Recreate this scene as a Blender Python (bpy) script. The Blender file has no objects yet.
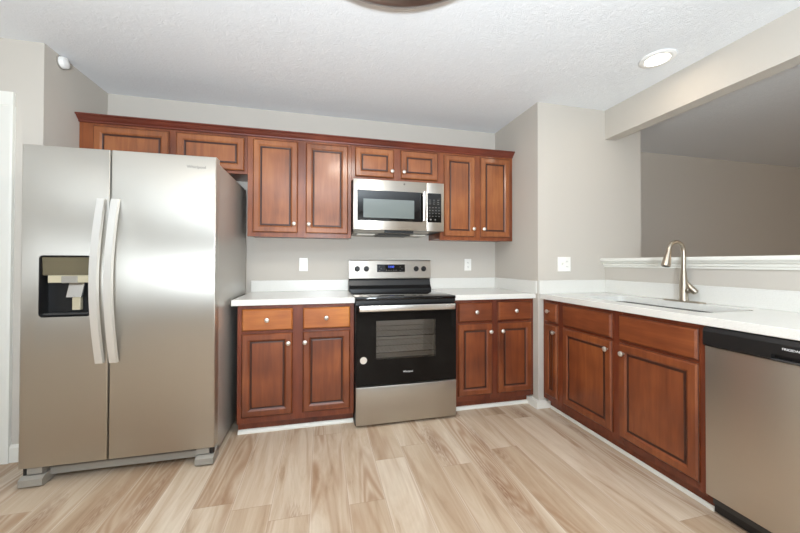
import bpy, bmesh, math, random
from mathutils import Vector, Matrix
random.seed(7)
S = bpy.context.scene
C = S.collection
PI = math.pi

# ------------------------------------------------------------------ camera, world, lights, exposure
def srgb(r, g, b, a=1.0):
    def f(c):
        c /= 255.0
        return c / 12.92 if c <= 0.04045 else ((c + 0.055) / 1.055) ** 2.4
    return (f(r), f(g), f(b), a)

cam_d = bpy.data.cameras.new('camera')
cam = bpy.data.objects.new('camera', cam_d); C.objects.link(cam)
YAW, PITCH, ROLL, FPX = 0.2349, 0.0101, 0.0021, 329.95
cam.location = (0.0, -3.0074, 1.1602)
_rot = Matrix.Rotation(-YAW, 4, 'Z') @ Matrix.Rotation(PI/2 + PITCH, 4, 'X') @ Matrix.Rotation(ROLL, 4, 'Z')
cam.rotation_euler = _rot.to_euler()
cam_d.sensor_width = 36.0
cam_d.lens = 36.0 * FPX / 800.0
cam_d.shift_y = -(266.5 - 259.7063) / 800.0
cam_d.clip_start = 0.02
S.camera = cam

W = bpy.data.worlds.new('world'); S.world = W; W.use_nodes = True
W.node_tree.nodes['Background'].inputs[0].default_value = srgb(225, 235, 250)
W.node_tree.nodes['Background'].inputs[1].default_value = 0.6

def area(name, loc, rot, sx, sy, power, col):
    d = bpy.data.lights.new(name, 'AREA'); d.shape = 'RECTANGLE'; d.size = sx; d.size_y = sy
    d.energy = power; d.color = col
    o = bpy.data.objects.new(name, d); o.location = loc; o.rotation_euler = rot; C.objects.link(o); return o
def point(name, loc, power, col, r=0.05):
    d = bpy.data.lights.new(name, 'POINT'); d.energy = power; d.color = col; d.shadow_soft_size = r
    o = bpy.data.objects.new(name, d); o.location = loc; C.objects.link(o); return o

# added fill light behind the camera, coloured like daylight from an unseen window
area('rear_fill_light', (-0.4, -6.02, 1.35), (PI/2, 0, 0), 4.2, 2.0, 24, (0.84, 0.93, 1.0))
# photographer's flash bounced off the ceiling above and behind the camera
area('bounce_flash', (0.0, -4.0, 1.2), (PI - 0.36, 0, 0), 0.4, 0.4, 188, (0.83, 0.925, 1.0))
# the weak direct flash on the photographer's camera
point('camera_flash', (0.02, -3.06, 1.388), 8, (0.96, 0.98, 1.0), 0.04)
# warm fill light added to brighten the living room beyond the opening
point('living_room_fill', (5.6, -4.2, 2.0), 34, (1.0, 0.82, 0.62), 0.15)

S.view_settings.view_transform = 'Standard'
S.view_settings.look = 'None'
S.view_settings.gamma = 1.0
S.view_settings.use_curve_mapping = False
S.view_settings.exposure = 0.05
S.cycles.use_denoising = True
S.cycles.max_bounces = 10
S.cycles.diffuse_bounces = 6
S.cycles.glossy_bounces = 5
S.cycles.sample_clamp_indirect = 6.0

# ------------------------------------------------------------------ materials
def mat(name, col, rough=0.5, metal=0.0, spec=0.5, **kw):
    m = bpy.data.materials.new(name); m.use_nodes = True
    b = m.node_tree.nodes['Principled BSDF']
    b.inputs['Base Color'].default_value = col
    b.inputs['Roughness'].default_value = rough
    b.inputs['Metallic'].default_value = metal
    b.inputs['Specular IOR Level'].default_value = spec
    for k, v in kw.items(): b.inputs[k.replace('_', ' ')].default_value = v
    return m
def nd(m, t, **kw):
    n = m.node_tree.nodes.new(t)
    for k, v in kw.items(): setattr(n, k, v)
    return n
def lk(m, a, b): m.node_tree.links.new(a, b)
def bsdf(m): return m.node_tree.nodes['Principled BSDF']
def mathn(m, op, a, b=None, c=None):
    n = nd(m, 'ShaderNodeMath', operation=op)
    for i, v in enumerate((a, b, c)):
        if v is None: continue
        if isinstance(v, (int, float)): n.inputs[i].default_value = v
        else: lk(m, v, n.inputs[i])
    return n.outputs[0]
def ramp(m, fac, stops):
    n = nd(m, 'ShaderNodeValToRGB'); e = n.color_ramp.elements
    while len(e) < len(stops): e.new(0.5)
    for i, (p, c) in enumerate(stops): e[i].position = p; e[i].color = c
    lk(m, fac, n.inputs[0]); return n.outputs[0]
def mix(m, fac, a, b, blend='MIX'):
    n = nd(m, 'ShaderNodeMix', data_type='RGBA', blend_type=blend)
    for s, v in ((n.inputs[0], fac), (n.inputs[6], a), (n.inputs[7], b)):
        if isinstance(v, (int, float, tuple)): s.default_value = v
        else: lk(m, v, s)
    return n.outputs[2]
def bump(m, h, strength, dist):
    n = nd(m, 'ShaderNodeBump'); n.inputs['Strength'].default_value = strength; n.inputs['Distance'].default_value = dist
    lk(m, h, n.inputs['Height']); lk(m, n.outputs[0], bsdf(m).inputs['Normal'])

def wall_paint(name, col):
    m = mat(name, col, 0.85, spec=0.3)
    t = nd(m, 'ShaderNodeTexCoord'); n = nd(m, 'ShaderNodeTexNoise'); n.inputs['Scale'].default_value = 160
    n.inputs['Detail'].default_value = 3
    lk(m, t.outputs['Object'], n.inputs['Vector']); bump(m, n.outputs['Fac'], 0.12, 0.002)
    return m

def ceiling_paint():
    m = mat('ceiling_texture', srgb(234, 237, 240), 0.95, spec=0.2)
    t = nd(m, 'ShaderNodeTexCoord')
    n1 = nd(m, 'ShaderNodeTexNoise'); n1.inputs['Scale'].default_value = 17; n1.inputs['Detail'].default_value = 6; n1.inputs['Roughness'].default_value = 0.65
    n1.inputs['Distortion'].default_value = 2.2
    lk(m, t.outputs['Object'], n1.inputs['Vector'])
    v = nd(m, 'ShaderNodeTexVoronoi', feature='SMOOTH_F1'); v.inputs['Scale'].default_value = 24
    mp = nd(m, 'ShaderNodeVectorMath', operation='MULTIPLY_ADD')
    lk(m, n1.outputs['Color'], mp.inputs[0]); mp.inputs[1].default_value = (0.25, 0.25, 0); lk(m, t.outputs['Object'], mp.inputs[2])
    lk(m, mp.outputs[0], v.inputs['Vector'])
    h = mathn(m, 'ADD', mathn(m, 'MULTIPLY', n1.outputs['Fac'], 1.0), mathn(m, 'MULTIPLY', v.outputs['Distance'], 0.7))
    bump(m, h, 0.24, 0.02)
    return m

def wood(name, horizontal=False, light=srgb(148, 83, 42), mid=srgb(120, 60, 29), dark=srgb(88, 41, 20)):
    m = mat(name, mid, 0.5, spec=0.35, Coat_Weight=0.65, Coat_Roughness=0.17)
    t = nd(m, 'ShaderNodeTexCoord'); oi = nd(m, 'ShaderNodeObjectInfo')
    off = nd(m, 'ShaderNodeVectorMath', operation='MULTIPLY_ADD')
    off.inputs[0].default_value = (7.3, 3.1, 5.7)
    cmb = nd(m, 'ShaderNodeCombineXYZ')
    for i in range(3): lk(m, oi.outputs['Random'], cmb.inputs[i])
    lk(m, cmb.outputs[0], off.inputs[1]); lk(m, t.outputs['Object'], off.inputs[2])
    mp = nd(m, 'ShaderNodeMapping'); mp.inputs['Scale'].default_value = (1.2, 14, 14) if horizontal else (14, 14, 1.2)
    lk(m, off.outputs[0], mp.inputs[0])
    n = nd(m, 'ShaderNodeTexNoise'); n.inputs['Scale'].default_value = 2.2; n.inputs['Detail'].default_value = 6; n.inputs['Roughness'].default_value = 0.6; n.inputs['Distortion'].default_value = 0.6
    lk(m, mp.outputs[0], n.inputs['Vector'])
    big = nd(m, 'ShaderNodeTexNoise'); big.inputs['Scale'].default_value = 3.2; big.inputs['Detail'].default_value = 2
    lk(m, off.outputs[0], big.inputs['Vector'])
    f = mathn(m, 'ADD', mathn(m, 'MULTIPLY', n.outputs['Fac'], 0.40), mathn(m, 'MULTIPLY', big.outputs['Fac'], 0.60))
    c = ramp(m, f, [(0.30, dark), (0.5, mid), (0.70, light)])
    lk(m, c, bsdf(m).inputs['Base Color'])
    return m

def floor_planks():
    m = mat('oak_vinyl_planks', srgb(200, 175, 145), 0.42, spec=0.4)
    t = nd(m, 'ShaderNodeTexCoord'); sp = nd(m, 'ShaderNodeSeparateXYZ'); lk(m, t.outputs['Object'], sp.inputs[0])
    PW, PL = 0.18, 1.22
    xs = mathn(m, 'DIVIDE', mathn(m, 'ADD', sp.outputs[0], 0.045), PW)
    ci = mathn(m, 'FLOOR', xs)
    wn = nd(m, 'ShaderNodeTexWhiteNoise', noise_dimensions='1D'); lk(m, ci, wn.inputs['W'])
    ys = mathn(m, 'ADD', mathn(m, 'DIVIDE', sp.outputs[1], PL), wn.outputs['Value'])
    ri = mathn(m, 'FLOOR', ys)
    cb = nd(m, 'ShaderNodeCombineXYZ'); lk(m, ci, cb.inputs[0]); lk(m, ri, cb.inputs[1])
    w2 = nd(m, 'ShaderNodeTexWhiteNoise', noise_dimensions='2D'); lk(m, cb.outputs[0], w2.inputs['Vector'])
    # per-plank grain coordinates
    ad = nd(m, 'ShaderNodeVectorMath', operation='MULTIPLY_ADD'); lk(m, w2.outputs['Color'], ad.inputs[0]); ad.inputs[1].default_value = (9, 13, 5); lk(m, t.outputs['Object'], ad.inputs[2])
    mp = nd(m, 'ShaderNodeMapping'); mp.inputs['Scale'].default_value = (9, 0.9, 1); lk(m, ad.outputs[0], mp.inputs[0])
    n = nd(m, 'ShaderNodeTexNoise'); n.inputs['Scale'].default_value = 1.3; n.inputs['Detail'].default_value = 7; n.inputs['Roughness'].default_value = 0.62; n.inputs['Distortion'].default_value = 0.8
    lk(m, mp.outputs[0], n.inputs['Vector'])
    mp2 = nd(m, 'ShaderNodeMapping'); mp2.inputs['Scale'].default_value = (70, 3.0, 1); lk(m, ad.outputs[0], mp2.inputs[0])
    fine = nd(m, 'ShaderNodeTexNoise'); fine.inputs['Scale'].default_value = 1.5; fine.inputs['Detail'].default_value = 4
    lk(m, mp2.outputs[0], fine.inputs['Vector'])
    # cathedral figure
    mp3 = nd(m, 'ShaderNodeMapping'); mp3.inputs['Scale'].default_value = (6.0, 0.8, 1); lk(m, ad.outputs[0], mp3.inputs[0])
    wv = nd(m, 'ShaderNodeTexNoise'); wv.inputs['Scale'].default_value = 1.0; wv.inputs['Detail'].default_value = 1; wv.inputs['Distortion'].default_value = 0.3
    lk(m, mp3.outputs[0], wv.inputs['Vector'])
    rings = mathn(m, 'SINE', mathn(m, 'MULTIPLY', wv.outputs['Fac'], 110.0))
    gate = ramp(m, wv.outputs['Fac'], [(0.54, (0, 0, 0, 1)), (0.62, (1, 1, 1, 1))])
    base = ramp(m, n.outputs['Fac'], [(0.30, srgb(160, 138, 116)), (0.40, srgb(192, 174, 154)), (0.58, srgb(212, 200, 184)), (0.75, srgb(224, 215, 203))])
    tone = ramp(m, w2.outputs['Value'], [(0.0, srgb(226, 214, 200)), (0.45, srgb(243, 238, 231)), (1.0, srgb(255, 253, 249))])
    c = mix(m, 1.0, base, tone, 'MULTIPLY')
    c = mix(m, mathn(m, 'MULTIPLY', gate, mathn(m, 'MULTIPLY_ADD', rings, 0.30, 0.36)), c, srgb(150, 114, 84))
    # long brown knots with a flame of darker grain around them
    mp4 = nd(m, 'ShaderNodeMapping'); mp4.inputs['Scale'].default_value = (7.0, 1.5, 1); lk(m, ad.outputs[0], mp4.inputs[0])
    dis = nd(m, 'ShaderNodeVectorMath', operation='MULTIPLY_ADD'); lk(m, fine.outputs['Color'], dis.inputs[0]); dis.inputs[1].default_value = (0.35, 0.35, 0); lk(m, mp4.outputs[0], dis.inputs[2])
    kv = nd(m, 'ShaderNodeTexVoronoi', voronoi_dimensions='2D'); kv.inputs['Scale'].default_value = 0.8; lk(m, dis.outputs[0], kv.inputs['Vector'])
    kn = ramp(m, kv.outputs['Distance'], [(0.02, (1, 1, 1, 1)), (0.10, (.85, .85, .85, 1)), (0.22, (.45, .45, .45, 1)), (0.42, (0, 0, 0, 1))])
    kn = mathn(m, 'MULTIPLY', kn, mathn(m, 'MULTIPLY_ADD', mathn(m, 'SINE', mathn(m, 'MULTIPLY', kv.outputs['Distance'], 95.0)), 0.30, 0.62))
    kg = mathn(m, 'GREATER_THAN', mathn(m, 'FRACT', mathn(m, 'MULTIPLY', kv.outputs['Color'], 3.0)), 0.62)
    c = mix(m, mathn(m, 'MULTIPLY', mathn(m, 'MULTIPLY', kn, kg), mathn(m, 'MULTIPLY_ADD', fine.outputs['Fac'], 0.8, 0.55)), c, srgb(126, 88, 60))
    c = mix(m, mathn(m, 'MULTIPLY', mathn(m, 'SUBTRACT', 1.0, fine.outputs['Fac']), 0.34), c, srgb(164, 136, 110))
    # joints
    def edge(v, wdt):
        fr = mathn(m, 'FRACT', v); d = mathn(m, 'MINIMUM', fr, mathn(m, 'SUBTRACT', 1.0, fr))
        return mathn(m, 'LESS_THAN', d, wdt)
    c = mix(m, mathn(m, 'MULTIPLY', edge(xs, 0.04), 0.16), c, srgb(226, 216, 202))
    j = mathn(m, 'MAXIMUM', edge(xs, 0.006), edge(ys, 0.0012))
    c = mix(m, mathn(m, 'MULTIPLY', j, 0.35), c, srgb(120, 92, 68))
    lk(m, c, bsdf(m).inputs['Base Color'])
    bump(m, fine.outputs['Fac'], 0.05, 0.002)
    return m

def quartz():
    m = mat('white_quartz', srgb(232, 231, 227), 0.22, spec=0.5)
    t = nd(m, 'ShaderNodeTexCoord'); n = nd(m, 'ShaderNodeTexNoise'); n.inputs['Scale'].default_value = 220; n.inputs['Detail'].default_value = 2
    lk(m, t.outputs['Object'], n.inputs['Vector'])
    lk(m, ramp(m, n.outputs['Fac'], [(0.35, srgb(218, 217, 211)), (0.55, srgb(223, 222, 217))]), bsdf(m).inputs['Base Color'])
    return m

def steel(name, col, rough=0.3, aniso=0.0, rot=0.0):
    m = mat(name, col, rough, metal=1.0)
    if aniso:
        b = bsdf(m); b.inputs['Anisotropic'].default_value = aniso; b.inputs['Anisotropic Rotation'].default_value = rot
        tn = nd(m, 'ShaderNodeTangent', direction_type='RADIAL', axis='Z'); lk(m, tn.outputs[0], b.inputs['Tangent'])
    t = nd(m, 'ShaderNodeTexCoord'); mp = nd(m, 'ShaderNodeMapping'); mp.inputs['Scale'].default_value = (900, 900, 3) if rot == 0.25 else (3, 3, 900)
    n = nd(m, 'ShaderNodeTexNoise'); n.inputs['Scale'].default_value = 1.0; n.inputs['Detail'].default_value = 1
    lk(m, t.outputs['Object'], mp.inputs[0]); lk(m, mp.outputs[0], n.inputs['Vector'])
    lk(m, mathn(m, 'MULTIPLY_ADD', n.outputs['Fac'], 0.06, rough - 0.03), bsdf(m).inputs['Roughness'])
    return m

def emit(name, col, s):
    m = bpy.data.materials.new(name); m.use_nodes = True
    b = bsdf(m); b.inputs['Base Color'].default_value = col; b.inputs['Emission Color'].default_value = col; b.inputs['Emission Strength'].default_value = s
    return m

def tinted_glass(name, tint, gloss=0.12):
    m = bpy.data.materials.new(name); m.use_nodes = True
    nt = m.node_tree; nt.nodes.remove(bsdf(m)); out = nt.nodes['Material Output']
    tr = nd(m, 'ShaderNodeBsdfTransparent'); tr.inputs[0].default_value = tint
    gl = nd(m, 'ShaderNodeBsdfGlossy'); gl.inputs['Roughness'].default_value = 0.03; gl.inputs['Color'].default_value = (0.9, 0.9, 0.9, 1)
    fr = nd(m, 'ShaderNodeFresnel'); fr.inputs['IOR'].default_value = 1.5
    mx = nd(m, 'ShaderNodeMixShader'); lk(m, mathn(m, 'ADD', fr.outputs[0], gloss), mx.inputs[0])
    lk(m, tr.outputs[0], mx.inputs[1]); lk(m, gl.outputs[0], mx.inputs[2]); lk(m, mx.outputs[0], out.inputs['Surface'])
    return m

M = dict(
    wall=wall_paint('greige_wall_paint', srgb(196, 190, 181)),
    wall_far=wall_paint('greige_wall_paint_living_room', srgb(199, 193, 184)),
    ceil=ceiling_paint(),
    trim=mat('white_trim_paint', srgb(230, 229, 222), 0.4),
    floor=floor_planks(), quartz=quartz(),
    wood=wood('cherry_maple_wood'), wood_h=wood('cherry_maple_wood_horizontal', True),
    drawer=wood('cherry_maple_drawer_wood', True, srgb(204, 134, 66), srgb(182, 110, 50), srgb(148, 80, 36)),
    wood_up=wood('golden_lit_cherry_maple_wood', False, srgb(166, 104, 58), srgb(141, 81, 43), srgb(104, 55, 28)),  # upper doors: golden stain variation plus their stronger light, put into the colour
    frame=wood('dark_cherry_frame_wood', False, srgb(134, 66, 34), srgb(110, 49, 25), srgb(82, 34, 18)),
    crown=wood('cherry_crown_wood', True, srgb(124, 56, 36), srgb(104, 44, 28), srgb(80, 32, 20)),
    glaze=mat('dark_glaze', srgb(58, 26, 16), 0.4),
    natural=mat('natural_maple_panel', srgb(190, 140, 95), 0.5),
    nickel=mat('satin_nickel', srgb(228, 223, 214), 0.38, metal=0.85),
    faucet=mat('brushed_nickel', srgb(176, 166, 152), 0.30, metal=1.0),
    steel_v=steel('stainless_vertical_grain', srgb(197, 193, 185), 0.36, 0.9, 0.0),
    steel_h=steel('stainless_horizontal_grain', srgb(206, 200, 191), 0.34, 0.8, 0.25),
    steel_bright=mat('bright_stainless', srgb(226, 224, 220), 0.25, metal=1.0),
    sink=mat('sink_stainless', srgb(200, 200, 198), 0.22, metal=1.0),
    side=mat('grey_painted_steel', srgb(184, 182, 177), 0.36, spec=0.5, metal=0.5),
    black=mat('black_plastic', srgb(22, 22, 23), 0.35),
    gloss_black=mat('black_glass', srgb(10, 10, 11), 0.05, spec=0.6),
    door_black=mat('black_door_glass', srgb(12, 11, 11), 0.06, spec=0.22),
    handle=mat('satin_handle', srgb(228, 226, 221), 0.42, metal=0.75),
    mw_lens=mat('dispenser_panel', srgb(98, 90, 70), 0.10, spec=0.7),  # glossy black panel; the room's brownish reflection is put into its colour
    dgrey=mat('dark_grey_plastic', srgb(58, 58, 58), 0.45),
    grey=mat('grey_plastic', srgb(150, 145, 136), 0.4),
    beige=mat('beige_plastic', srgb(186, 176, 150), 0.3),
    chrome=mat('chrome', srgb(230, 230, 228), 0.12, metal=1.0),
    plate=mat('white_cover_plate', srgb(240, 239, 234), 0.35),
    slot=mat('outlet_slot', srgb(60, 58, 55), 0.6),
    white=mat('white_plastic', srgb(240, 240, 238), 0.4),
    ink=mat('white_ink', srgb(225, 225, 225), 0.5),
    ink_grey=mat('grey_ink', srgb(110, 108, 104), 0.5),
    enamel=mat('grey_oven_enamel', srgb(196, 190, 182), 0.5),
    oven_glass=tinted_glass('oven_window_glass', (0.86, 0.84, 0.82, 1), 0.0),
    mw_screen=mat('microwave_screen', srgb(112, 120, 118), 0.12, spec=0.8),
    display=emit('blue_display', srgb(60, 90, 220), 1.2),
    lamp=emit('lamp_diffuser', srgb(255, 244, 226), 3.0),
    can=emit('recessed_lens', srgb(255, 240, 218), 11.0),
    lens=mat('range_light_lens', srgb(242, 240, 232), 0.5),
    bronze=mat('nickel_lamp_ring', srgb(160, 153, 147), 0.3, metal=1.0),
    cream=mat('cream_lamp_edge', srgb(205, 198, 180), 0.4),
    sticker=mat('round_sticker', srgb(205, 196, 184), 0.6),
)

# ------------------------------------------------------------------ mesh helpers
def obj(name, bm, m, parent=None, smooth=False):
    me = bpy.data.meshes.new(name)
    bmesh.ops.recalc_face_normals(bm, faces=bm.faces[:]) if not bm.get('keep') else None
    bm_ = bm
    bm_.to_mesh(me); bm_.free()
    for x in (m if isinstance(m, (list, tuple)) else [m]): me.materials.append(M[x])
    if smooth:
        for p in me.polygons: p.use_smooth = True
    o = bpy.data.objects.new(name, me); C.objects.link(o)
    if parent: o.parent = parent
    return o
class BM:
    """a thin wrapper that collects shapes into one bmesh"""
    def __init__(s): s.b = bmesh.new()
    def box(s, x0, x1, y0, y1, z0, z1, bev=0.0, seg=2, mi=0):
        r = bmesh.ops.create_cube(s.b, size=1.0)
        vs = r['verts']
        for v in vs:
            v.co = Vector((x0 + (v.co.x + .5) * (x1 - x0), y0 + (v.co.y + .5) * (y1 - y0), z0 + (v.co.z + .5) * (z1 - z0)))
        fs = {f for v in vs for f in v.link_faces}
        for f in fs: f.material_index = mi
        if bev > 0:
            es = list({e for f in fs for e in f.edges})
            bmesh.ops.bevel(s.b, geom=es, offset=bev, segments=seg, profile=0.5, affect='EDGES')
        return s
    def prism(s, prof, axis, a0, a1, mi=0):
        """extrude a closed 2-D profile along an axis; profile in the two other axes (xyz order)"""
        def P(p, a):
            return {'x': (a, p[0], p[1]), 'y': (p[0], a, p[1]), 'z': (p[0], p[1], a)}[axis]
        A = [s.b.verts.new(P(p, a0)) for p in prof]; B = [s.b.verts.new(P(p, a1)) for p in prof]
        n = len(prof)
        fs = [s.b.faces.new((A[i], A[(i+1) % n], B[(i+1) % n], B[i])) for i in range(n)]
        fs += [s.b.faces.new(A), s.b.faces.new(B[::-1])]
        for f in fs: f.material_index = mi
        return s
    def rings(s, loops, cap0=True, cap1=True, mis=None):
        """bridge a list of equal-length closed loops"""
        L = [[s.b.verts.new(p) for p in lp] for lp in loops]; n = len(L[0])
        for k in range(len(L) - 1):
            for i in range(n):
                f = s.b.faces.new((L[k][i], L[k][(i+1) % n], L[k+1][(i+1) % n], L[k+1][i]))
                if mis: f.material_index = mis[k]
        if cap0: f = s.b.faces.new(L[0][::-1]); f.material_index = 0
        if cap1:
            f = s.b.faces.new(L[-1])
            f.material_index = 0
        return s
    def lathe(s, prof, c=(0, 0, 0), axis='z', n=24, mi=0):
        """prof: list of (radius, height along axis)"""
        loops = []
        for r, h in prof:
            r = max(r, 1e-5)
            lp = []
            for i in range(n):
                a = 2 * PI * i / n; u, v = r * math.cos(a), r * math.sin(a)
                p = {'z': (u, v, h), 'y': (u, h, v), 'x': (h, u, v)}[axis]
                lp.append((p[0] + c[0], p[1] + c[1], p[2] + c[2]))
            loops.append(lp)
        return s.rings(loops, mis=[mi] * len(loops))
    def tube(s, pts, rad, n=14):
        pts = [Vector(p) for p in pts]; loops = []
        up = None
        for i, p in enumerate(pts):
            t = (pts[min(i+1, len(pts)-1)] - pts[max(i-1, 0)]).normalized()
            if up is None:
                up = Vector((0, 0, 1)) if abs(t.z) < .9 else Vector((0, 1, 0))
            sd = t.cross(up).normalized(); up = sd.cross(t).normalized()
            r = rad[i] if isinstance(rad, (list, tuple)) else rad
            loops.append([p + (sd * math.cos(2*PI*k/n) + up * math.sin(2*PI*k/n)) * r for k in range(n)])
        return s.rings(loops)
def rrect(x0, x1, y0, y1, r, z, n=6):
    out = []
    for cx, cy, a0 in ((x1-r, y1-r, 0), (x0+r, y1-r, PI/2), (x0+r, y0+r, PI), (x1-r, y0+r, 1.5*PI)):
        for i in range(n + 1):
            a = a0 + PI/2 * i / n; out.append((cx + r*math.cos(a), cy + r*math.sin(a), z))
    return out

obj_raw = obj
def obj(name, B, m, parent=None, smooth=False, base=None):
    b = B.b if isinstance(B, BM) else B
    if base is not None: bmesh.ops.translate(b, verts=b.verts[:], vec=-Vector(base))
    bmesh.ops.recalc_face_normals(b, faces=b.faces[:])
    me = bpy.data.meshes.new(name); b.to_mesh(me); b.free()
    for x in (m if isinstance(m, (list, tuple)) else [m]): me.materials.append(M[x])
    o = bpy.data.objects.new(name, me); C.objects.link(o)
    if smooth:
        for p in me.polygons: p.use_smooth = True
        me.set_sharp_from_angle(angle=math.radians(40))
    if parent: o.parent = parent
    return o
def cut(o, cutters):
    """subtract closed bmesh shapes from an object and keep only the result"""
    tmp = []
    bpy.context.view_layer.update()
    for B in cutters:
        bmesh.ops.recalc_face_normals(B.b, faces=B.b.faces[:])
        me = bpy.data.meshes.new('cut'); B.b.to_mesh(me); B.b.free()
        c = bpy.data.objects.new('cut', me); C.objects.link(c); tmp.append(c)
        c.matrix_world = o.matrix_world
        md = o.modifiers.new('b', 'BOOLEAN'); md.object = c; md.operation = 'DIFFERENCE'; md.solver = 'EXACT'
    dg = bpy.context.evaluated_depsgraph_get()
    me = bpy.data.meshes.new_from_object(o.evaluated_get(dg)); me.name = o.name
    o.modifiers.clear(); o.data = me
    for c in tmp:
        d = c.data; bpy.data.objects.remove(c); bpy.data.meshes.remove(d)

def tag(o, label, cat, group=None):
    o['label'] = label; o['category'] = cat
    if group: o['group'] = group
    return o
def thing(name, label, cat, loc, rz=0.0, group=None):
    o = bpy.data.objects.new(name, None); C.objects.link(o); o.empty_display_size = 0.1
    o.location = loc; o.rotation_euler = (0, 0, rz)
    return tag(o, label, cat, group)
def struct(name, B, m, smooth=False):
    o = obj(name, B, m, None, smooth); o['kind'] = 'structure'; return o
def text(name, s, size, loc, rot, m, parent, ext=0.0006):
    cu = bpy.data.curves.new(name, 'FONT'); cu.body = s; cu.size = size; cu.align_x = 'CENTER'; cu.align_y = 'CENTER'; cu.extrude = ext
    t = bpy.data.objects.new(name + '_curve', cu); C.objects.link(t)
    dg = bpy.context.evaluated_depsgraph_get()
    me = bpy.data.meshes.new_from_object(t.evaluated_get(dg)); me.name = name
    bpy.data.objects.remove(t)
    me.materials.clear(); me.materials.append(M[m])
    me.transform(Matrix.Translation(loc) @ rot)
    o = bpy.data.objects.new(name, me); C.objects.link(o); o.parent = parent
    return o
FACE_FRONT = Matrix.Rotation(PI/2, 4, 'X')          # lettering that faces -Y in local axes

# ------------------------------------------------------------------ room
ZC = 2.4713          # ceiling
XL, XR = -1.615, 1.7054
YL, YW = -0.6043, -0.673
REAR = -6.2
LX = -3.6            # left wall of the kitchen
FX = 7.8             # right wall of the living room
YF = 0.087           # living room far wall
XK = 2.359           # knee wall face
XJ = 2.745           # end of the wall beside the opening

struct('floor', BM().box(LX-.1, FX+.1, REAR-.1, 0.25, -0.1, 0), 'floor')
struct('ceiling', BM().box(LX-.1, FX+.1, REAR-.1, 0.25, ZC, ZC+.1), 'ceil')
struct('wall_back', BM().box(XL-.12, XR, 0, 0.12, 0, ZC), 'wall')
struct('wall_left_return', BM().box(XL-.12, XL, YL+.0, 0, 0, ZC), 'wall')
DX0, DX1, DZ = -2.61, -1.826, 2.078
struct('wall_left_front', BM().box(DX1, XL-.12, YL, YL+.12, 0, ZC).box(LX, DX0, YL, YL+.12, 0, ZC).box(DX0, DX1, YL, YL+.12, DZ, ZC), 'wall')
struct('wall_left', BM().box(LX-.1, LX, REAR, YL+.12, 0, ZC), 'wall')
struct('wall_right_return', BM().box(XR, XJ, YW, 0.12, 0, ZC), 'wall')
struct('wall_living_far', BM().box(XJ, FX, YF, YF+.12, 0, ZC), 'wall_far')
struct('wall_living_right', BM().box(FX, FX+.1, REAR, YF+.12, 0, ZC), 'wall_far')
struct('wall_knee', BM().box(XK, XJ, -4.1, YW, 0, 1.135), 'wall')
struct('wall_header', BM().box(2.366, 2.475, REAR, YW, 2.224, ZC), 'wall')
# rear wall behind the camera, with an unseen window added for the fill light
struct('wall_rear', BM().box(LX, -2.6, REAR-.1, REAR, 0, ZC).box(1.8, FX, REAR-.1, REAR, 0, ZC)
       .box(-2.6, 1.8, REAR-.1, REAR, 0, 0.25).box(-2.6, 1.8, REAR-.1, REAR, 2.3, ZC), 'wall')
wf = struct('added_window_1', BM().box(-2.6, 1.8, REAR-.08, REAR-.02, 0.25, 0.31).box(-2.6, 1.8, REAR-.08, REAR-.02, 2.24, 2.3)
            .box(-2.6, -2.54, REAR-.08, REAR-.02, .31, 2.24).box(1.74, 1.8, REAR-.08, REAR-.02, .31, 2.24)
            .box(-.43, -.37, REAR-.08, REAR-.02, .31, 2.24), 'trim')
# knee wall cap with nosing and apron moulding
cap = BM()
cap.box(2.305, XJ+.05, -4.1, YW, 1.176, 1.204, 0.008, 3)
cap.prism([(XK, 1.1285), (2.348, 1.1285), (2.346, 1.140), (2.338, 1.146), (2.338, 1.158), (2.326, 1.164), (2.322, 1.176), (XK, 1.176)], 'y', -4.1, YW)
struct('trim_1', cap, 'trim')
# door and casing in the left front wall
cas = BM()
for x0, x1 in ((DX1-.005, DX1+.078), (DX0-.078, DX0+.005)):
    cas.prism([(x0, YL), (x1, YL), (x1, YL-.020), (x1-.012, YL-.022), (x0+.02, YL-.014), (x0+.008, YL-.016), (x0, YL-.010)] if x1 > DX1 else
              [(x0, YL), (x1, YL), (x1, YL-.010), (x1-.008, YL-.016), (x1-.02, YL-.014), (x0+.012, YL-.022), (x0, YL-.020)], 'z', 0, DZ-.005)
cas.box(DX0-.078, DX1+.078, YL-.021, YL, DZ-.005, DZ+.075, 0.004)
struct('trim_2', cas, 'trim')
dr = BM().box(DX0+.004, DX1-.004, YL+.03, YL+.066, 0.01, DZ-.006)
for i in range(2):
    for z0, z1 in ((0.22, 0.92), (1.08, 1.92)):
        xa = DX0 + .12 + i * .33
        dr.rings([[(xa, YL+.03, z0), (xa+.24, YL+.03, z0), (xa+.24, YL+.03, z1), (xa, YL+.03, z1)],
                  [(xa+.02, YL+.022, z0+.02), (xa+.22, YL+.022, z0+.02), (xa+.22, YL+.022, z1-.02), (xa+.02, YL+.022, z1-.02)]], cap0=False)
struct('door_1', dr, 'trim')
struct('baseboard_left', BM().prism([(YL, 0), (YL-.014, 0), (YL-.014, .085), (YL-.006, .10), (YL, .10)], 'x', DX1+.078, XL-.001), 'trim')
# white base block wrapping the wall corner between the two cabinet runs
struct('baseboard_corner', BM().prism([(1.672, -.545), (1.672, -.700), (1.806, -.700), (1.806, YW), (XR, YW), (XR, -.545)], 'z', 0, .058), 'trim')

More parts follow.
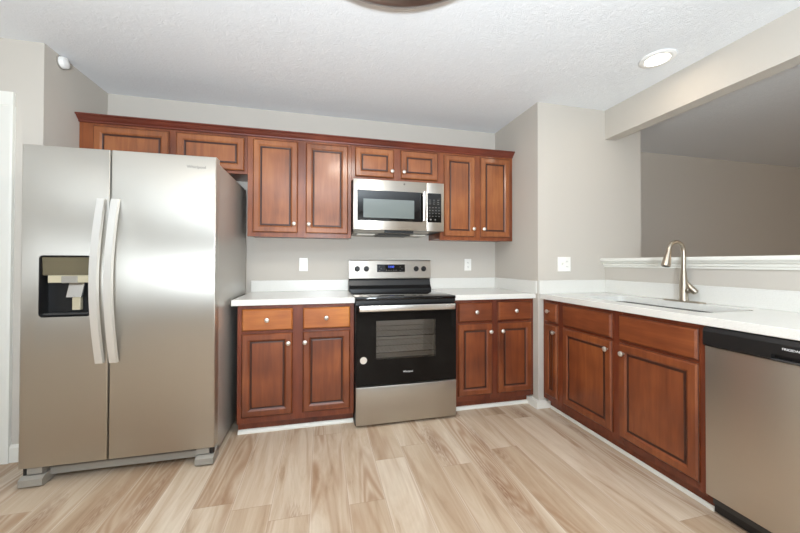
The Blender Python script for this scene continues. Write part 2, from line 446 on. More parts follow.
# shoe moulding along the toe kicks
def quarter(axis, a0, a1, c, sgn):
    r = 0.022
    prof = [(c, 0), (c + sgn*0.017, 0)] + [(c + sgn*0.017*math.cos(t), .004 + r*math.sin(t)) for t in [i*PI/10 for i in range(6)]]
    return BM().prism(prof, axis, a0, a1)
struct('trim_3', quarter('x', -.541, .233, -.565, -1), 'trim')
struct('trim_4', quarter('x', .999, 1.671, -.565, -1), 'trim')
struct('trim_5', quarter('y', -1.838, -.702, 1.8095, -1), 'trim')

# ------------------------------------------------------------------ cabinets
KN = [(.0055, 0), (.0055, -.010), (.0075, -.013), (.0135, -.017), (.0155, -.022), (.0145, -.027), (.009, -.031), (0, -.032)]
def knob(x, y, z, parent):
    o = obj('knob', BM().lathe(KN, (0, 0, 0), 'y', 20), 'nickel', parent, True); o.location = (x, y, z); return o
def panel_front(name, x0, x1, z0, z1, yf, parent, m, stile=0.056, slab=False):
    """door / drawer front: yf is the front plane (local -Y), 20 mm thick"""
    t = 0.02
    def R(i, y): return [(x0+i, y, z0+i), (x1-i, y, z0+i), (x1-i, y, z1-i), (x0+i, y, z1-i)]
    if slab:
        L = [R(0, yf+t), R(0, yf+.011), R(.002, yf+.009), R(.011, yf)]; mis = [0, 1, 0]
    else:
        s = stile
        L = [R(0, yf+t), R(0, yf+.010), R(.002, yf+.008), R(.009, yf), R(s-.014, yf), R(s-.004, yf+.007), R(s+.001, yf+.009), R(s+.004, yf+.009), R(s+.010, yf+.0075)]
        mis = [0, 1, 0, 0, 0, 1, 1, 1]
    return obj(name, BM().rings(L, mis=mis), [m, 'glaze'], parent)
def cabinet(name, label, loc, rz, w, z0, z1, d, doors, drawers=(), stiles=(), rails=(), base=False, group=None, drawer_mat='wood_h', cat='cabinet', top_rail=.03, sink=False):
    """local axes: x along the run 0..w, y 0 (back) .. -d (face frame), z absolute"""
    t = thing(name, label, cat, loc, rz, group)
    fd = d - .02
    if base:
        if sink:   # open top so the bowl hangs inside
            c = BM().box(0, .018, -fd, 0, z0+.0, z1-.001).box(w-.018, w, -fd, 0, z0+.0, z1-.001).box(.018, w-.018, -fd, 0, z0, z0+.018).box(.018, w-.018, -.012, 0, z0+.018, z1-.001)
        else:
            c = BM().box(0, w, -fd, 0, z0, z1-.001)
        obj('carcass', c, 'frame', t)
        obj('toe_kick', BM().box(0, w, -(d-.045), -(d-.06), 0, z0), 'frame', t)
    else:
        obj('carcass', BM().box(0, w, -fd, 0, z0+.012, z1), 'wood', t)
    f = BM()
    xs = [(0, stiles[0])] + [(a, b) for a, b in stiles[2:]] + [(w-stiles[1], w)]
    for a, b in xs: f.box(a, b, -d, -fd, z0, z1-.001, 0.0012, 1)
    for k in range(len(xs)-1):
        for ra, rb in rails: f.box(xs[k][1], xs[k+1][0], -d+.0006, -fd, ra, rb, 0.0008, 1)
    obj('face_frame', f, 'frame' if base else 'wood', t)
    for (x0, x1, a, b, kx, kz) in doors:
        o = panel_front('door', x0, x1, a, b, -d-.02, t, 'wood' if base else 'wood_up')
        if kx is not None: knob(kx, -d-.02, kz, o)
    for (x0, x1, a, b, kx, kz) in drawers:
        o = panel_front('drawer_front', x0, x1, a, b, -d-.02, t, drawer_mat, slab=True)
        if kx is not None: knob(kx, -d-.02, kz, o)
    return t

UD, UT = .307, 2.130
G_UP = 'cherry wall cabinets on the back wall'
x = XL + .001
cabinet('wall_cabinet', 'wide short cherry wood wall cabinet with two doors above the refrigerator', (x, 0, 0), 0, 1.0685, 1.832, UT, UD,
        [(-1.527-x, -1.068-x, 1.853, 2.104, None, 0), (-1.024-x, -.566-x, 1.853, 2.104, None, 0)], stiles=(.095, .03, (.539, .599)), rails=((1.832, 1.868), (2.09, UT-.001)))
x = -.545
cabinet('wall_cabinet', 'tall two door cherry wood wall cabinet between refrigerator and microwave', (x, 0, 0), 0, .782, 1.361, UT, UD,
        [(-.506-x, -.178-x, 1.393, 2.104, -.204-x, 1.462), (-.119-x, .210-x, 1.393, 2.104, -.094-x, 1.462)], stiles=(.05, .04, (.357, .437)), rails=((1.361, 1.405), (2.09, UT-.001)))
x = .2375
cabinet('wall_cabinet', 'short two door cherry wood wall cabinet directly above the microwave', (x, 0, 0), 0, .762, 1.832, UT, UD,
        [(.266-x, .590-x, 1.868, 2.106, .570-x, 1.920), (.648-x, .977-x, 1.868, 2.106, .672-x, 1.920)], stiles=(.04, .04, (.345, .42)), rails=((1.832, 1.88), (2.09, UT-.001)))
x = 1.0
cabinet('wall_cabinet', 'tall two door cherry wood wall cabinet right of the microwave, against the wall corner', (x, 0, 0), 0, XR-.001-x, 1.361, UT, UD,
        [(1.034-x, 1.327-x, 1.393, 2.104, 1.305-x, 1.462), (1.379-x, 1.669-x, 1.393, 2.104, 1.402-x, 1.462)], stiles=(.045, .045, (.32, .385)), rails=((1.361, 1.405), (2.09, UT-.001)))
cr = BM().prism([(-.20, UT), (-UD-.004, UT-.008), (-UD-.010, UT-.006), (-UD-.012, UT+.004), (-UD-.018, UT+.008), (-UD-.026, UT+.016), (-UD-.036, UT+.028),
                 (-UD-.040, UT+.031), (-UD-.047, UT+.034), (-UD-.047, UT+.042), (-.20, UT+.042)], 'x', XL+.001, XR-.001)
o = tag(obj('crown_molding', cr, 'crown'), 'dark cherry crown molding running along the top of the wall cabinets', 'molding'); o['kind'] = 'thing'

BZ0, BZ1, BD = .080, .874, .610
DR = (.700, .850); DO = (.125, .684)
RAILS = ((BZ0, .140), (.672, .712), (.838, BZ1-.001))
x = -.541
cabinet('base_cabinet', 'cherry base cabinet between refrigerator and range, with two lighter drawer fronts', (x, 0, 0), 0, .774, BZ0, BZ1, BD,
        [(-.513-x, -.187-x, *DO, -.214-x, .614), (-.121-x, .206-x, *DO, -.105-x, .614)],
        [(-.513-x, -.187-x, *DR, -.351-x, .775), (-.121-x, .206-x, *DR, .038-x, .777)], stiles=(.04, .04, (.34, .434)), rails=RAILS, base=True, drawer_mat='drawer')
x = .999
cabinet('base_cabinet', 'cherry base cabinet with two drawers and two doors, right of the range', (x, 0, 0), 0, XR-.001-x, BZ0, BZ1, BD,
        [(1.034-x, 1.327-x, *DO, 1.303-x, .622), (1.379-x, 1.680-x, *DO, 1.405-x, .622)],
        [(1.034-x, 1.327-x, *DR, 1.181-x, .779), (1.379-x, 1.680-x, *DR, 1.527-x, .779)], stiles=(.045, .035, (.315, .393)), rails=RAILS, base=True)
# right-hand run: local +x points towards the camera
XF = 1.755; RD = 0.597
y0 = YW - .001
L = lambda y: y0 - y
cabinet('base_cabinet', 'narrow cherry base cabinet with one drawer and one door, beside the wall corner', (XF+RD, y0, 0), -PI/2, L(-.889), BZ0, BZ1, RD,
        [(L(-.707), L(-.848), *DO, L(-.831), .632)], [(L(-.707), L(-.848), *DR, L(-.767), .786)], stiles=(.04, .045), rails=RAILS, base=True)
y0 = -.890
cabinet('base_cabinet', 'wide cherry sink base cabinet with two doors under plain false drawer fronts', (XF+RD, y0, 0), -PI/2, L(-1.838), BZ0, BZ1, RD,
        [(L(-.907), L(-1.331), *DO, L(-1.306), .629), (L(-1.380), L(-1.809), *DO, L(-1.419), .629)],
        [(L(-.907), L(-1.331), *DR, None, 0), (L(-1.380), L(-1.809), *DR, None, 0)], stiles=(.03, .035, (.430, .506)), rails=RAILS, base=True, sink=True)

# ------------------------------------------------------------------ countertops
CZ0, CZ1 = .875, .9147
t = thing('countertop', 'short white quartz countertop on the cabinet between refrigerator and range', 'countertop', (-.17, -.3, CZ0))
bs = t.location
obj('slab', BM().box(-.572, .2355, -.6473, -.001, CZ0, CZ1, .003, 2), 'quartz', t, base=bs)
obj('backsplash', BM().box(-.572, .2355, -.021, -.001, CZ1, 1.010, .002, 1), 'quartz', t, base=bs)
t = thing('countertop', 'white quartz countertop right of the range, ending at the wall corner', 'countertop', (1.35, -.3, CZ0)); bs = t.location
obj('slab', BM().box(.9975, XR-.001, -.6473, -.001, CZ0, CZ1, .003, 2), 'quartz', t, base=bs)
obj('backsplash', BM().box(.9975, XR-.001, -.021, -.001, CZ1, 1.018, .002, 1).box(XR-.018, XR-.001, -.668, -.0215, CZ1, 1.018, .002, 1), 'quartz', t, base=bs)
t = thing('countertop', 'long white quartz countertop holding the sink and faucet, over the dishwasher', 'countertop', (2.05, -1.6, CZ0)); bs = t.location
sl = obj('slab', BM().box(1.722, XK-.001, -2.75, YW-.001, CZ0, CZ1, .003, 2), 'quartz', t, base=bs)
SX0, SX1, SY0, SY1 = 1.865, 2.235, -1.76, -.95
cutter = BM().rings([rrect(SX0, SX1, SY0, SY1, .05, z) for z in (CZ0-.05, CZ1+.05)])
bmesh.ops.translate(cutter.b, verts=cutter.b.verts[:], vec=-bs)
bpy.context.view_layer.update(); cut(sl, [cutter])
obj('backsplash', BM().box(XK-.019, XK-.001, -2.75, YW-.001, CZ1, 1.022, .002, 1).box(XR+.001, XK-.0195, YW-.019, YW-.001, CZ1, 1.022, .002, 1), 'quartz', t, base=bs)

# ------------------------------------------------------------------ sink and faucet
t = thing('kitchen_sink', 'undermount stainless steel sink set in the countertop below the faucet', 'sink', (2.04, -1.37, .70)); bs = t.location
sk = BM()
e = .006
lo = [rrect(SX0-.02, SX1+.02, SY0-.02, SY1+.02, .06, .872), rrect(SX0-e, SX1+e, SY0-e, SY1+e, .055, .872), rrect(SX0-e, SX1+e, SY0-e, SY1+e, .055, .73),
      rrect(SX0+.012, SX1-.012, SY0+.012, SY1-.012, .05, .70), rrect(SX0+.03, SX1-.03, SY0+.03, SY1-.03, .04, .695)]
ou = [rrect(SX0+.03, SX1-.03, SY0+.03, SY1-.03, .04, .692), rrect(SX0+.01, SX1-.01, SY0+.01, SY1-.01, .05, .697), rrect(SX0-e-.003, SX1+e+.003, SY0-e-.003, SY1+e+.003, .055, .73),
      rrect(SX0-e-.003, SX1+e+.003, SY0-e-.003, SY1+e+.003, .055, .869), rrect(SX0-.02, SX1+.02, SY0-.02, SY1+.02, .06, .869)]
sk.rings(lo, cap0=False, cap1=True); sk.rings(ou, cap0=True, cap1=False)
obj('bowl', sk, 'sink', t, True, base=bs)
obj('drain', BM().lathe([(.0, .6965), (.045, .6965), (.045, .699), (.036, .700), (.030, .6975), (0, .6975)], (2.04, -1.37, 0)), 'chrome', t, True, base=bs)

FXC, FY = 2.276, -1.362
t = thing('faucet', 'brushed nickel pull-down gooseneck faucet standing behind the sink', 'faucet', (FXC, FY, CZ1)); bs = t.location
obj('deck_plate', BM().rings([rrect(FXC-.028, FXC+.028, FY-.125, FY+.125, .027, CZ1), rrect(FXC-.028, FXC+.028, FY-.125, FY+.125, .027, CZ1+.005), rrect(FXC-.025, FXC+.025, FY-.122, FY+.122, .025, CZ1+.008)]), 'faucet', t, True, base=bs)
obj('body', BM().lathe([(.027, CZ1+.008), (.027, CZ1+.015), (.0235, CZ1+.022), (.023, 1.04), (.020, 1.06), (.015, 1.105), (.0135, 1.12)], (FXC, FY, 0)), 'faucet', t, True, base=bs)
R_ = .060; zc = 1.240; pts = [(FXC, FY, 1.10), (FXC, FY, 1.17)]
for i in range(13):
    a = i * PI / 12 * .955; pts.append((FXC - R_ + R_*math.cos(a), FY, zc + R_*math.sin(a)))
pe = Vector(pts[-1]); dv = (Vector(pts[-1]) - Vector(pts[-2])).normalized()
obj('neck', BM().tube(pts, .0125, 16), 'faucet', t, True, base=bs)
hd = [pe - dv*.002, pe + dv*.006, pe + dv*.012, pe + dv*.05, pe + dv*.090, pe + dv*.107, pe + dv*.110]
obj('spray_head', BM().tube(hd, [.013, .014, .0145, .0195, .0245, .0255, .022], 18), 'faucet', t, True, base=bs)
obj('spray_face', BM().tube([pe + dv*.1102, pe + dv*.1115], [.020, .019], 18), 'dgrey', t, True, base=bs)
# side handle on the side towards the dishwasher
hp = Vector((FXC, FY-.010, .985))
obj('lever_hub', BM().tube([hp, hp + Vector((.002, -.022, .006)), hp + Vector((.002, -.026, .007))], [.017, .0175, .014], 18), 'faucet', t, True, base=bs)
h2 = hp + Vector((.004, -.022, .010))
obj('lever', BM().tube([h2 + Vector((-.006, .012, .048)), h2 + Vector((-.003, .006, .036)), h2 + Vector((.0, -.006, .012)), h2 + Vector((.004, -.018, -.004)), h2 + Vector((.008, -.030, -.016)), h2 + Vector((.009, -.034, -.020))],
                       [.006, .012, .0185, .0205, .018, .010], 16), 'faucet', t, True, base=bs)

# ------------------------------------------------------------------ dishwasher
y0 = -1.842
t = thing('dishwasher', 'stainless dishwasher with black control strip beside the sink cabinet', 'dishwasher', (XF+RD, y0, 0), -PI/2)
dw = .598; dd = RD
obj('tub', BM().box(.004, dw-.004, -dd+.02, -.01, .05, .868), 'dgrey', t)
obj('toe_panel', BM().box(.002, dw-.002, -dd+.032, -dd+.046, .010, .100), 'black', t)
obj('door', BM().box(0, dw, -dd-.020, -dd+.018, .098, .781, .004, 3), 'steel_h', t, True)
cp = BM().prism([(-dd+.018, .783), (-dd-.026, .783), (-dd-.032, .789), (-dd-.032, .850), (-dd-.024, .868), (-dd+.018, .870)], 'x', 0, dw)
o = obj('control_panel', cp, 'black', t)
bpy.context.view_layer.update()
cut(o, [BM().box(.240, .45, -dd-.06, -dd-.012, .790, .807)])
obj('handle_lip', BM().box(.240, .45, -dd-.0345, -dd-.026, .785, .7905, .002, 2), 'dgrey', o)
text('logo_lettering', 'FRIGIDAIRE', .0125, (.303, -dd-.0323, .833), FACE_FRONT, 'ink', o)

# ------------------------------------------------------------------ range
X0, X1 = .239, .995
t = thing('range', 'freestanding stainless electric range with black glass oven door', 'range', ((X0+X1)/2, -.35, 0)); bs = t.location
bd = obj('body', BM().box(X0, X1, -.645, -.03, .006, .893), 'black', t, base=bs)
bpy.context.view_layer.update()
OX0, OX1, OZ0, OZ1 = .33, .905, .375, .80
cv = BM().box(OX0, OX1, -.70, -.15, OZ0, OZ1); bmesh.ops.translate(cv.b, verts=cv.b.verts[:], vec=-bs); cut(bd, [cv])
liner = BM()
th = .004
liner.box(OX0+.001, OX1-.001, -.16, -.151, OZ0+.001, OZ1-.001).box(OX0+.001, OX0+.006, -.644, -.16, OZ0+.001, OZ1-.001).box(OX1-.006, OX1-.001, -.644, -.16, OZ0+.001, OZ1-.001)
liner.box(OX0+.006, OX1-.006, -.644, -.16, OZ0+.001, OZ0+.006).box(OX0+.006, OX1-.006, -.644, -.16, OZ1-.006, OZ1-.001)
obj('oven_liner', liner, 'enamel', t, base=bs)
for zr in (.50, .62):
    rk = BM()
    for i in range(17):
        xx = OX0 + .03 + i * (OX1-OX0-.06) / 16
        rk.tube([(xx, -.60, zr), (xx, -.20, zr)], .0025, 6)
    for yy in (-.60, -.40, -.20): rk.tube([(OX0+.008, yy, zr-.004), (OX1-.008, yy, zr-.004)], .004, 6)
    obj('oven_rack', rk, 'chrome', t, base=bs)
# door: black glass frame with window
DZ0, DZ1 = .292, .862
od = obj('oven_door', BM().box(X0+.002, X1-.002, -.687, -.647, DZ0, DZ1, .004, 2), 'door_black', t, base=bs)
WX0, WX1, WZ0, WZ1 = .383, .826, .475, .748
cv = BM().box(WX0, WX1, -.75, -.60, WZ0, WZ1); bmesh.ops.translate(cv.b, verts=cv.b.verts[:], vec=-bs); cut(od, [cv])
obj('oven_window', BM().box(WX0+.0005, WX1-.0005, -.685, -.681, WZ0+.0005, WZ1-.0005), 'oven_glass', od, base=bs)
hb = BM().box(X0+.020, X1-.026, -.728, -.712, .820, .862, .005, 3)
hd_ = obj('handle', hb, 'steel_bright', od, True, base=bs)
obj('handle_post', BM().box(X0+.03, X0+.06, -.712, -.687, .828, .858), 'steel_bright', od, base=bs)
obj('handle_post', BM().box(X1-.06, X1-.03, -.712, -.687, .828, .858), 'steel_bright', od, base=bs)
text('logo_lettering', 'Whirlpool', .018, (.617, -.6873, .376), FACE_FRONT, 'ink', od).data.transform(Matrix.Translation(-bs))
obj('round_sticker', BM().lathe([(0, -.6872), (.025, -.6872), (.025, -.6880), (0, -.6880)], (.293, 0, .474), 'y', 24), 'sticker', od, True, base=bs)
obj('storage_drawer', BM().box(X0+.003, X1-.003, -.687, -.647, .018, .284, .004, 2), 'steel_v', t, True, base=bs)
obj('vent_trim', BM().box(X0+.002, X1-.002, -.665, -.645, .868, .893, .002, 1), 'black', t, base=bs)
obj('cooktop', BM().box(X0-.001, X1+.001, -.668, -.03, .8935, .9155, .004, 2), 'gloss_black', t, True, base=bs)
obj('backguard_base', BM().prism([(-.03, .9155), (-.105, .9155), (-.105, .930), (-.075, .960), (-.055, 1.018), (-.03, 1.018)], 'x', X0+.002, X1-.002), 'black', t, base=bs)
bg = obj('backguard', BM().prism([(-.015, 1.018), (-.082, 1.018), (-.086, 1.024), (-.074, 1.178), (-.068, 1.186), (-.015, 1.186)], 'x', X0, X1), 'steel_h', t, base=bs)
TILT = math.atan2(.012, .154)
def bgp(z): return -.086 + .012 * (z - 1.024) / .154
for xk in (.312, .393, .854, .926):
    k = obj('knob', BM().lathe([(.024, 0), (.024, -.004), (.019, -.008), (.0175, -.024), (.015, -.027), (0, -.027)], (0, 0, 0), 'y', 24).box(-.0045, .0045, -.0345, -.026, -.0175, .0175, .002, 1), 'black', bg, True)
    k.location = Vector((xk, bgp(1.108), 1.108)) - bs; k.rotation_euler = (-TILT, 0, 0)
dsp = obj('display_panel', BM().box(.488, .747, -.0035, -.0005, 1.079-1.113, 1.147-1.113), 'gloss_black', t); dsp.location = Vector((0, bgp(1.113), 1.113)) - bs; dsp.rotation_euler = (-TILT, 0, 0)
dg = text('clock_digits', '12:00', .026, (.617, -.0042, .012), FACE_FRONT, 'display', dsp)
for i in (0, 3):
    for j in range(3):
        dx = .505 + .064*i + (.015 if j == 1 else 0)
        obj('key', BM().box(dx, dx+.012, -.0042, -.0036, -.024 + .017*j, -.020 + .017*j), 'ink_grey', dsp)
for i in range(5): obj('key', BM().box(.57 + .022*i, .580 + .022*i, -.0042, -.0036, -.022, -.016), 'ink_grey', dsp)

# ------------------------------------------------------------------ microwave
X0, X1 = .2425, .9985
t = thing('microwave', 'stainless over-the-range microwave mounted under the short cabinet', 'microwave', ((X0+X1)/2, -.2, 1.4)); bs = t.location
FYm = -.4135
obj('housing', BM().box(X0+.003, X1-.003, -.385, -.002, 1.424, 1.830), 'dgrey', t, base=bs)
md = obj('door', BM().box(X0, .8455, FYm, -.386, 1.4245, 1.8245, .004, 2), 'steel_h', t, True, base=bs)
obj('window', BM().box(.275, .812, FYm-.002, FYm+.003, 1.497, 1.739, .0015, 1), 'gloss_black', md, base=bs)
obj('screen', BM().rings([[(.322, FYm-.0024, 1.520), (.739, FYm-.0024, 1.520), (.739, FYm-.0024, 1.670), (.322, FYm-.0024, 1.670)], [(.324, FYm-.0034, 1.522), (.737, FYm-.0034, 1.522), (.737, FYm-.0034, 1.668), (.324, FYm-.0034, 1.668)]]), 'mw_screen', md, base=bs)
obj('logo_emblem', BM().lathe([(.006, FYm-.0002), (.008, FYm-.0002), (.008, FYm-.0012), (.006, FYm-.0012), (.006, FYm-.0002)], (.656, 0, 1.800), 'y', 20), 'grey', md, base=bs)
mh = obj('handle', BM().box(.803, .835, FYm-.044, FYm-.028, 1.499, 1.745, .006, 3), 'steel_bright', md, True, base=bs)
obj('handle_post', BM().box(.810, .829, FYm-.028, FYm, 1.51, 1.53), 'steel_bright', md, base=bs)
obj('handle_post', BM().box(.810, .829, FYm-.028, FYm, 1.715, 1.735), 'steel_bright', md, base=bs)
fp = obj('side_panel', BM().box(.847, X1, FYm, -.386, 1.4245, 1.8245, .004, 2), 'steel_h', t, True, base=bs)
kp = obj('control_panel', BM().box(.853, .974, FYm-.002, FYm+.003, 1.497, 1.739, .0015, 1), 'gloss_black', t, base=bs)
def key(x0, x1, y0, y1, z0, z1, par, b=None):
    return obj('key', BM().box(x0, x1, y0, y1, z0, z1), 'ink_grey', par, base=b)
for r in range(4):
    for c in range(4): key(.868 + .027*c, .877 + .027*c, FYm-.003, FYm-.002, 1.545 + .024*r, 1.551 + .024*r, kp, bs)
for r in range(3):
    for c in range(3): key(.866 + .036*c, .882 + .036*c, FYm-.003, FYm-.002, 1.648 + .016*r, 1.652 + .016*r, kp, bs)
key(.872, .888, FYm-.003, FYm-.002, 1.514, 1.526, kp, bs); key(.915, .925, FYm-.003, FYm-.002, 1.514, 1.526, kp, bs)
obj('bottom_pan', BM().prism([(-.375, 1.424), (-.365, 1.410), (-.30, 1.398), (-.06, 1.398), (-.04, 1.424)], 'x', X0+.01, X1-.12), 'grey', t, base=bs)
obj('vent_grille', BM().box(.50, .74, -.384, -.36, 1.405, 1.4235), 'black', t, base=bs)
for xa, xb in ((.285, .43), (.755, .865)):
    obj('light_lens', BM().box(xa, xb, -.325, -.22, 1.392, 1.399, .003, 1), 'lens', t, base=bs)
obj('grease_filter', BM().box(.46, .73, -.33, -.10, 1.392, 1.399, .002, 1), 'dgrey', t, base=bs)

# ------------------------------------------------------------------ refrigerator
X0, X1, XG = -1.5006, -.5926, -1.112
t = thing('refrigerator', 'stainless side-by-side refrigerator with dispenser in its left door', 'refrigerator', ((X0+X1)/2, -.5, 0)); bs = t.location
obj('cabinet_shell', BM().box(X0+.004, X1-.004, -.832, -.10, .035, 1.752, .006, 2), 'side', t, True, base=bs)
Z0, Z1 = .100, 1.771
def fdoor(xa, xb):
    b = bmesh.new(); B = BM(); B.b.free(); B.b = b
    def R(i, y, zi): return [(xa+i, y, Z0+zi), (xb-i, y, Z0+zi), (xb-i, y, Z1-zi), (xa+i, y, Z1-zi)]
    rr = .007; L = [R(0, -.840, 0), R(0, -.907+rr, 0)]
    for i in range(1, 5):
        a = i * PI / 8; L.append(R(rr*(1-math.cos(a)), -.907 + rr*(1-math.sin(a)), rr*.5*(1-math.cos(a))))
    return B.rings(L)
dl = obj('door', fdoor(X0, XG-.0035), 'steel_v', t, True, base=bs)
dr_ = obj('door', fdoor(XG+.0035, X1), 'steel_v', t, True, base=bs)
obj('door_gasket', BM().box(X0+.012, XG-.012, -.840, -.832, Z0+.01, Z1-.02).box(XG+.012, X1-.012, -.840, -.832, Z0+.01, Z1-.02), 'dgrey', t, base=bs)
# dispenser recess
HX0, HX1, HZ0, HZ1 = -1.424, -1.196, .873, 1.197
bpy.context.view_layer.update()
def rr_xz(x0, x1, z0, z1, r, y): return [(p[0], y, p[1]) for p in rrect(x0, x1, z0, z1, r, 0)]
cv = BM().rings([rr_xz(HX0, HX1, HZ0, HZ1, .018, y) for y in (-.95, -.845)]); bmesh.ops.translate(cv.b, verts=cv.b.verts[:], vec=-bs); cut(dl, [cv])
e = .0006
lin = BM().rings([rr_xz(HX0+e, HX1-e, HZ0+e, HZ1-e, .018, -.846), rr_xz(HX0+e, HX1-e, HZ0+e, HZ1-e, .018, -.905), rr_xz(HX0+.004, HX1-.004, HZ0+.004, HZ1-.004, .015, -.9075),
                  rr_xz(HX0+.006, HX1-.006, HZ0+.006, HZ1-.006, .014, -.904), rr_xz(HX0+.008, HX1-.008, HZ0+.008, HZ1-.008, .012, -.852)])
ds = obj('dispenser', lin, 'black', t, True, base=bs)
obj('control_panel', BM().prism([(-.853, 1.187), (-.899, 1.187), (-.893, 1.092), (-.853, 1.092)], 'x', HX0+.009, HX1-.009), 'mw_lens', ds, base=bs)
obj('ledge', BM().box(HX0+.03, HX1-.009, -.894, -.853, 1.052, 1.091, .002, 1), 'beige', ds, base=bs)
obj('spout', BM().box(-1.335, -1.262, -.897, -.855, 1.050, 1.088, .004, 2), 'grey', ds, base=bs)
obj('paddle', BM().prism([(-.866, 1.050), (-.872, 1.050), (-.888, 1.000), (-.896, .975), (-.888, .972), (-.880, .985)], 'x', -1.312, -1.245), 'steel_bright', ds, base=bs)
obj('paddle_arm', BM().box(-1.295, -1.258, -.880, -.856, .905, .975, .003, 2), 'beige', ds, base=bs)
obj('drip_tray', BM().box(HX0+.012, HX1-.012, -.898, -.853, HZ0+.009, HZ0+.018, .002, 1), 'dgrey', ds, base=bs)
# bowed handles
def handle(xc, par):
    n = 24; w = .021; loops = []
    for i in range(n + 1):
        s = i / n; z = .622 + s * (1.503 - .622)
        y = -.916 - .058 * math.sin(PI * s)
        th_ = .007
        loops.append([(xc-w, y+th_, z), (xc-w+.004, y-th_, z), (xc+w-.004, y-th_, z), (xc+w, y+th_, z)])
    return obj('handle', BM().rings(loops), 'handle', par, True, base=bs)
handle(-1.148, dl); handle(-1.084, dr_)
obj('base_grille', BM().box(X0+.10, X1-.10, -.855, -.833, .030, .070, .003, 1).box(X0+.02, X1-.02, -.833, -.825, .04, .098), 'grey', t, base=bs)
for xa, xb in ((X0+.004, X0+.105), (X1-.098, X1-.004)):
    ft = obj('foot_cover', BM().prism([(-.80, .004), (-.900, .004), (-.912, .010), (-.912, .044), (-.890, .056), (-.80, .064)], 'x', xa, xb), 'grey', t, base=bs)
for xa, xb in ((X0+.03, X0+.095), (X1-.095, X1-.03)):
    obj('hinge_bracket', BM().box(xa, xb, -.895, -.833, .064, .098), 'grey', t, base=bs)
for xa in (X0+.018, X1-.018):
    obj('hinge_pin', BM().lathe([(.012, .060), (.012, .099)], (xa, -.88, 0), 'z', 12), 'black', t, base=bs)
text('logo_lettering', 'Whirlpool', .0235, (-.695, -.9071, 1.706), FACE_FRONT, 'ink_grey', dr_).data.transform(Matrix.Translation(-bs))

# ------------------------------------------------------------------ outlets, switch, detector
def outlet(x, z, label):
    t = thing('wall_outlet', label, 'outlet', (x, 0, z))
    p = obj('cover_plate', BM().rings([[(-.036, -.001, -.058), (.036, -.001, -.058), (.036, -.001, .058), (-.036, -.001, .058)],
                                       [(-.036, -.003, -.058), (.036, -.003, -.058), (.036, -.003, .058), (-.036, -.003, .058)],
                                       [(-.033, -.006, -.055), (.033, -.006, -.055), (.033, -.006, .055), (-.033, -.006, .055)]]), 'plate', t)
    for zz in (-.021, .021):
        r = obj('receptacle', BM().rings([rr_xz(-.016, .016, zz-.014, zz+.014, .010, y) for y in (-.006, -.0075)]), 'plate', t)
        obj('slot', BM().box(-.008, -.006, -.0082, -.0076, zz-.003, zz+.006).box(.006, .008, -.0082, -.0076, zz-.003, zz+.006).lathe([(.0022, -.0082), (.0022, -.0076)], (0, 0, zz-.008), 'y', 10), 'slot', r)
outlet(-.149, 1.145, 'white duplex outlet on the wall left of the range')
outlet(1.406, 1.145, 'white duplex outlet on the wall right of the range')
t = thing('light_switch', 'white two-gang switch plate on the wall by the sink counter', 'switch', (1.950, YW, 1.153))
obj('cover_plate', BM().rings([[(-.062, -.001, -.060), (.062, -.001, -.060), (.062, -.001, .060), (-.062, -.001, .060)],
                               [(-.062, -.003, -.060), (.062, -.003, -.060), (.062, -.003, .060), (-.062, -.003, .060)],
                               [(-.059, -.006, -.057), (.059, -.006, -.057), (.059, -.006, .057), (-.059, -.006, .057)]]), 'plate', t)
tg = obj('toggle', BM().box(-.028, -.018, -.0075, -.006, -.012, .012).prism([(-.0075, -.004), (-.018, .004), (-.018, .010), (-.0075, .006)], 'x', -.0265, -.0195), 'plate', t)
rc = None
for zz in (-.021, .021):
    r = obj('receptacle', BM().rings([rr_xz(.008, .040, zz-.014, zz+.014, .010, y) for y in (-.006, -.0075)]), 'plate', t)
    obj('slot', BM().box(.016, .018, -.0082, -.0076, zz-.003, zz+.006).box(.030, .032, -.0082, -.0076, zz-.003, zz+.006), 'slot', r)
t = thing('smoke_detector', 'small round white detector on the side wall near the ceiling, above the refrigerator', 'detector', (XL, -.478, 2.430))
obj('housing', BM().lathe([(.036, .001), (.036, .022), (.032, .032), (.020, .038), (0, .040)], (0, 0, 0), 'x', 28), 'white', t, True)
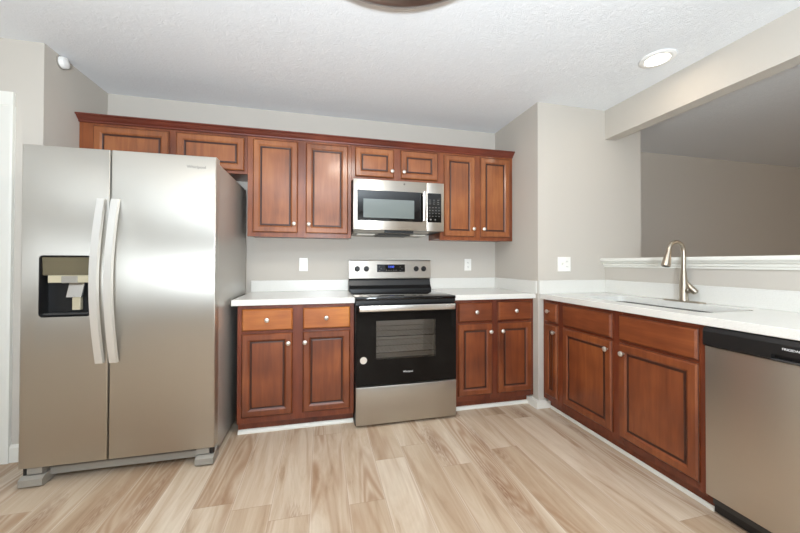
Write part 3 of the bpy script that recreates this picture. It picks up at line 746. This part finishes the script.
obj('mounting_ring', BM().lathe([(.039, .0008), (.039, .007), (.036, .009), (0, .009)], (0, 0, 0), 'x', 28), 'grey', t, True)

# ------------------------------------------------------------------ ceiling lamps
def can_light(x, y, label):
    t = thing('recessed_light', label, 'ceiling light', (x, y, ZC))
    obj('trim_ring', BM().lathe([(.066, -.0005), (.098, -.0005), (.098, -.006), (.092, -.010), (.072, -.013), (.066, -.010), (.066, -.0005)], (0, 0, 0), 'z', 40), 'white', t, True)
    obj('lens', BM().lathe([(0, -.002), (.0655, -.002), (.0655, -.008), (0, -.0085)], (0, 0, 0), 'z', 40), 'can', t, True)
    d = bpy.data.lights.new('recessed_lamp', 'AREA'); d.shape = 'DISK'; d.size = .12; d.energy = 0.8; d.color = (1, .82, .62)
    o = bpy.data.objects.new('recessed_lamp', d); C.objects.link(o); o.parent = t; o.location = (0, 0, -.016)
can_light(2.085, -1.352, 'lit round recessed ceiling light near the header over the sink')
t = thing('ceiling_lamp', 'round flush-mount ceiling lamp with metal ring at the top edge of the photo', 'ceiling light', (.2835, -1.887, ZC))
obj('edge_band', BM().lathe([(0, -.0005), (0.4967, -.0005), (0.5001, -.004), (0.5001, -.012), (0.4922, -.016), (0, -.016)], (0, 0, 0), 'z', 72), 'cream', t, True)
obj('ring', BM().lathe([(0.3402, -.0165), (0.4899, -.0165), (0.4944, -.022), (0.4922, -.030), (0.4808, -.036), (0.4740, -.044), (0.4559, -.050), (0.4355, -.054), (0.3969, -.056), (0.3651, -.060), (0.3515, -.056), (0.3493, -.020)], (0, 0, 0), 'z', 72), 'bronze', t, True)
obj('diffuser', BM().lathe([(0, -.020), (0.3481, -.020), (0.3481, -.052), (0.3175, -.072), (0.2495, -.092), (0.1134, -.101), (0, -.103)], (0, 0, 0), 'z', 72), 'lamp', t, True)
d = bpy.data.lights.new('ceiling_lamp_bulb', 'AREA'); d.shape = 'DISK'; d.size = .4; d.energy = 14; d.color = (1, .92, .82)
o = bpy.data.objects.new('ceiling_lamp_bulb', d); C.objects.link(o); o.parent = t; o.location = (0, 0, -.108)
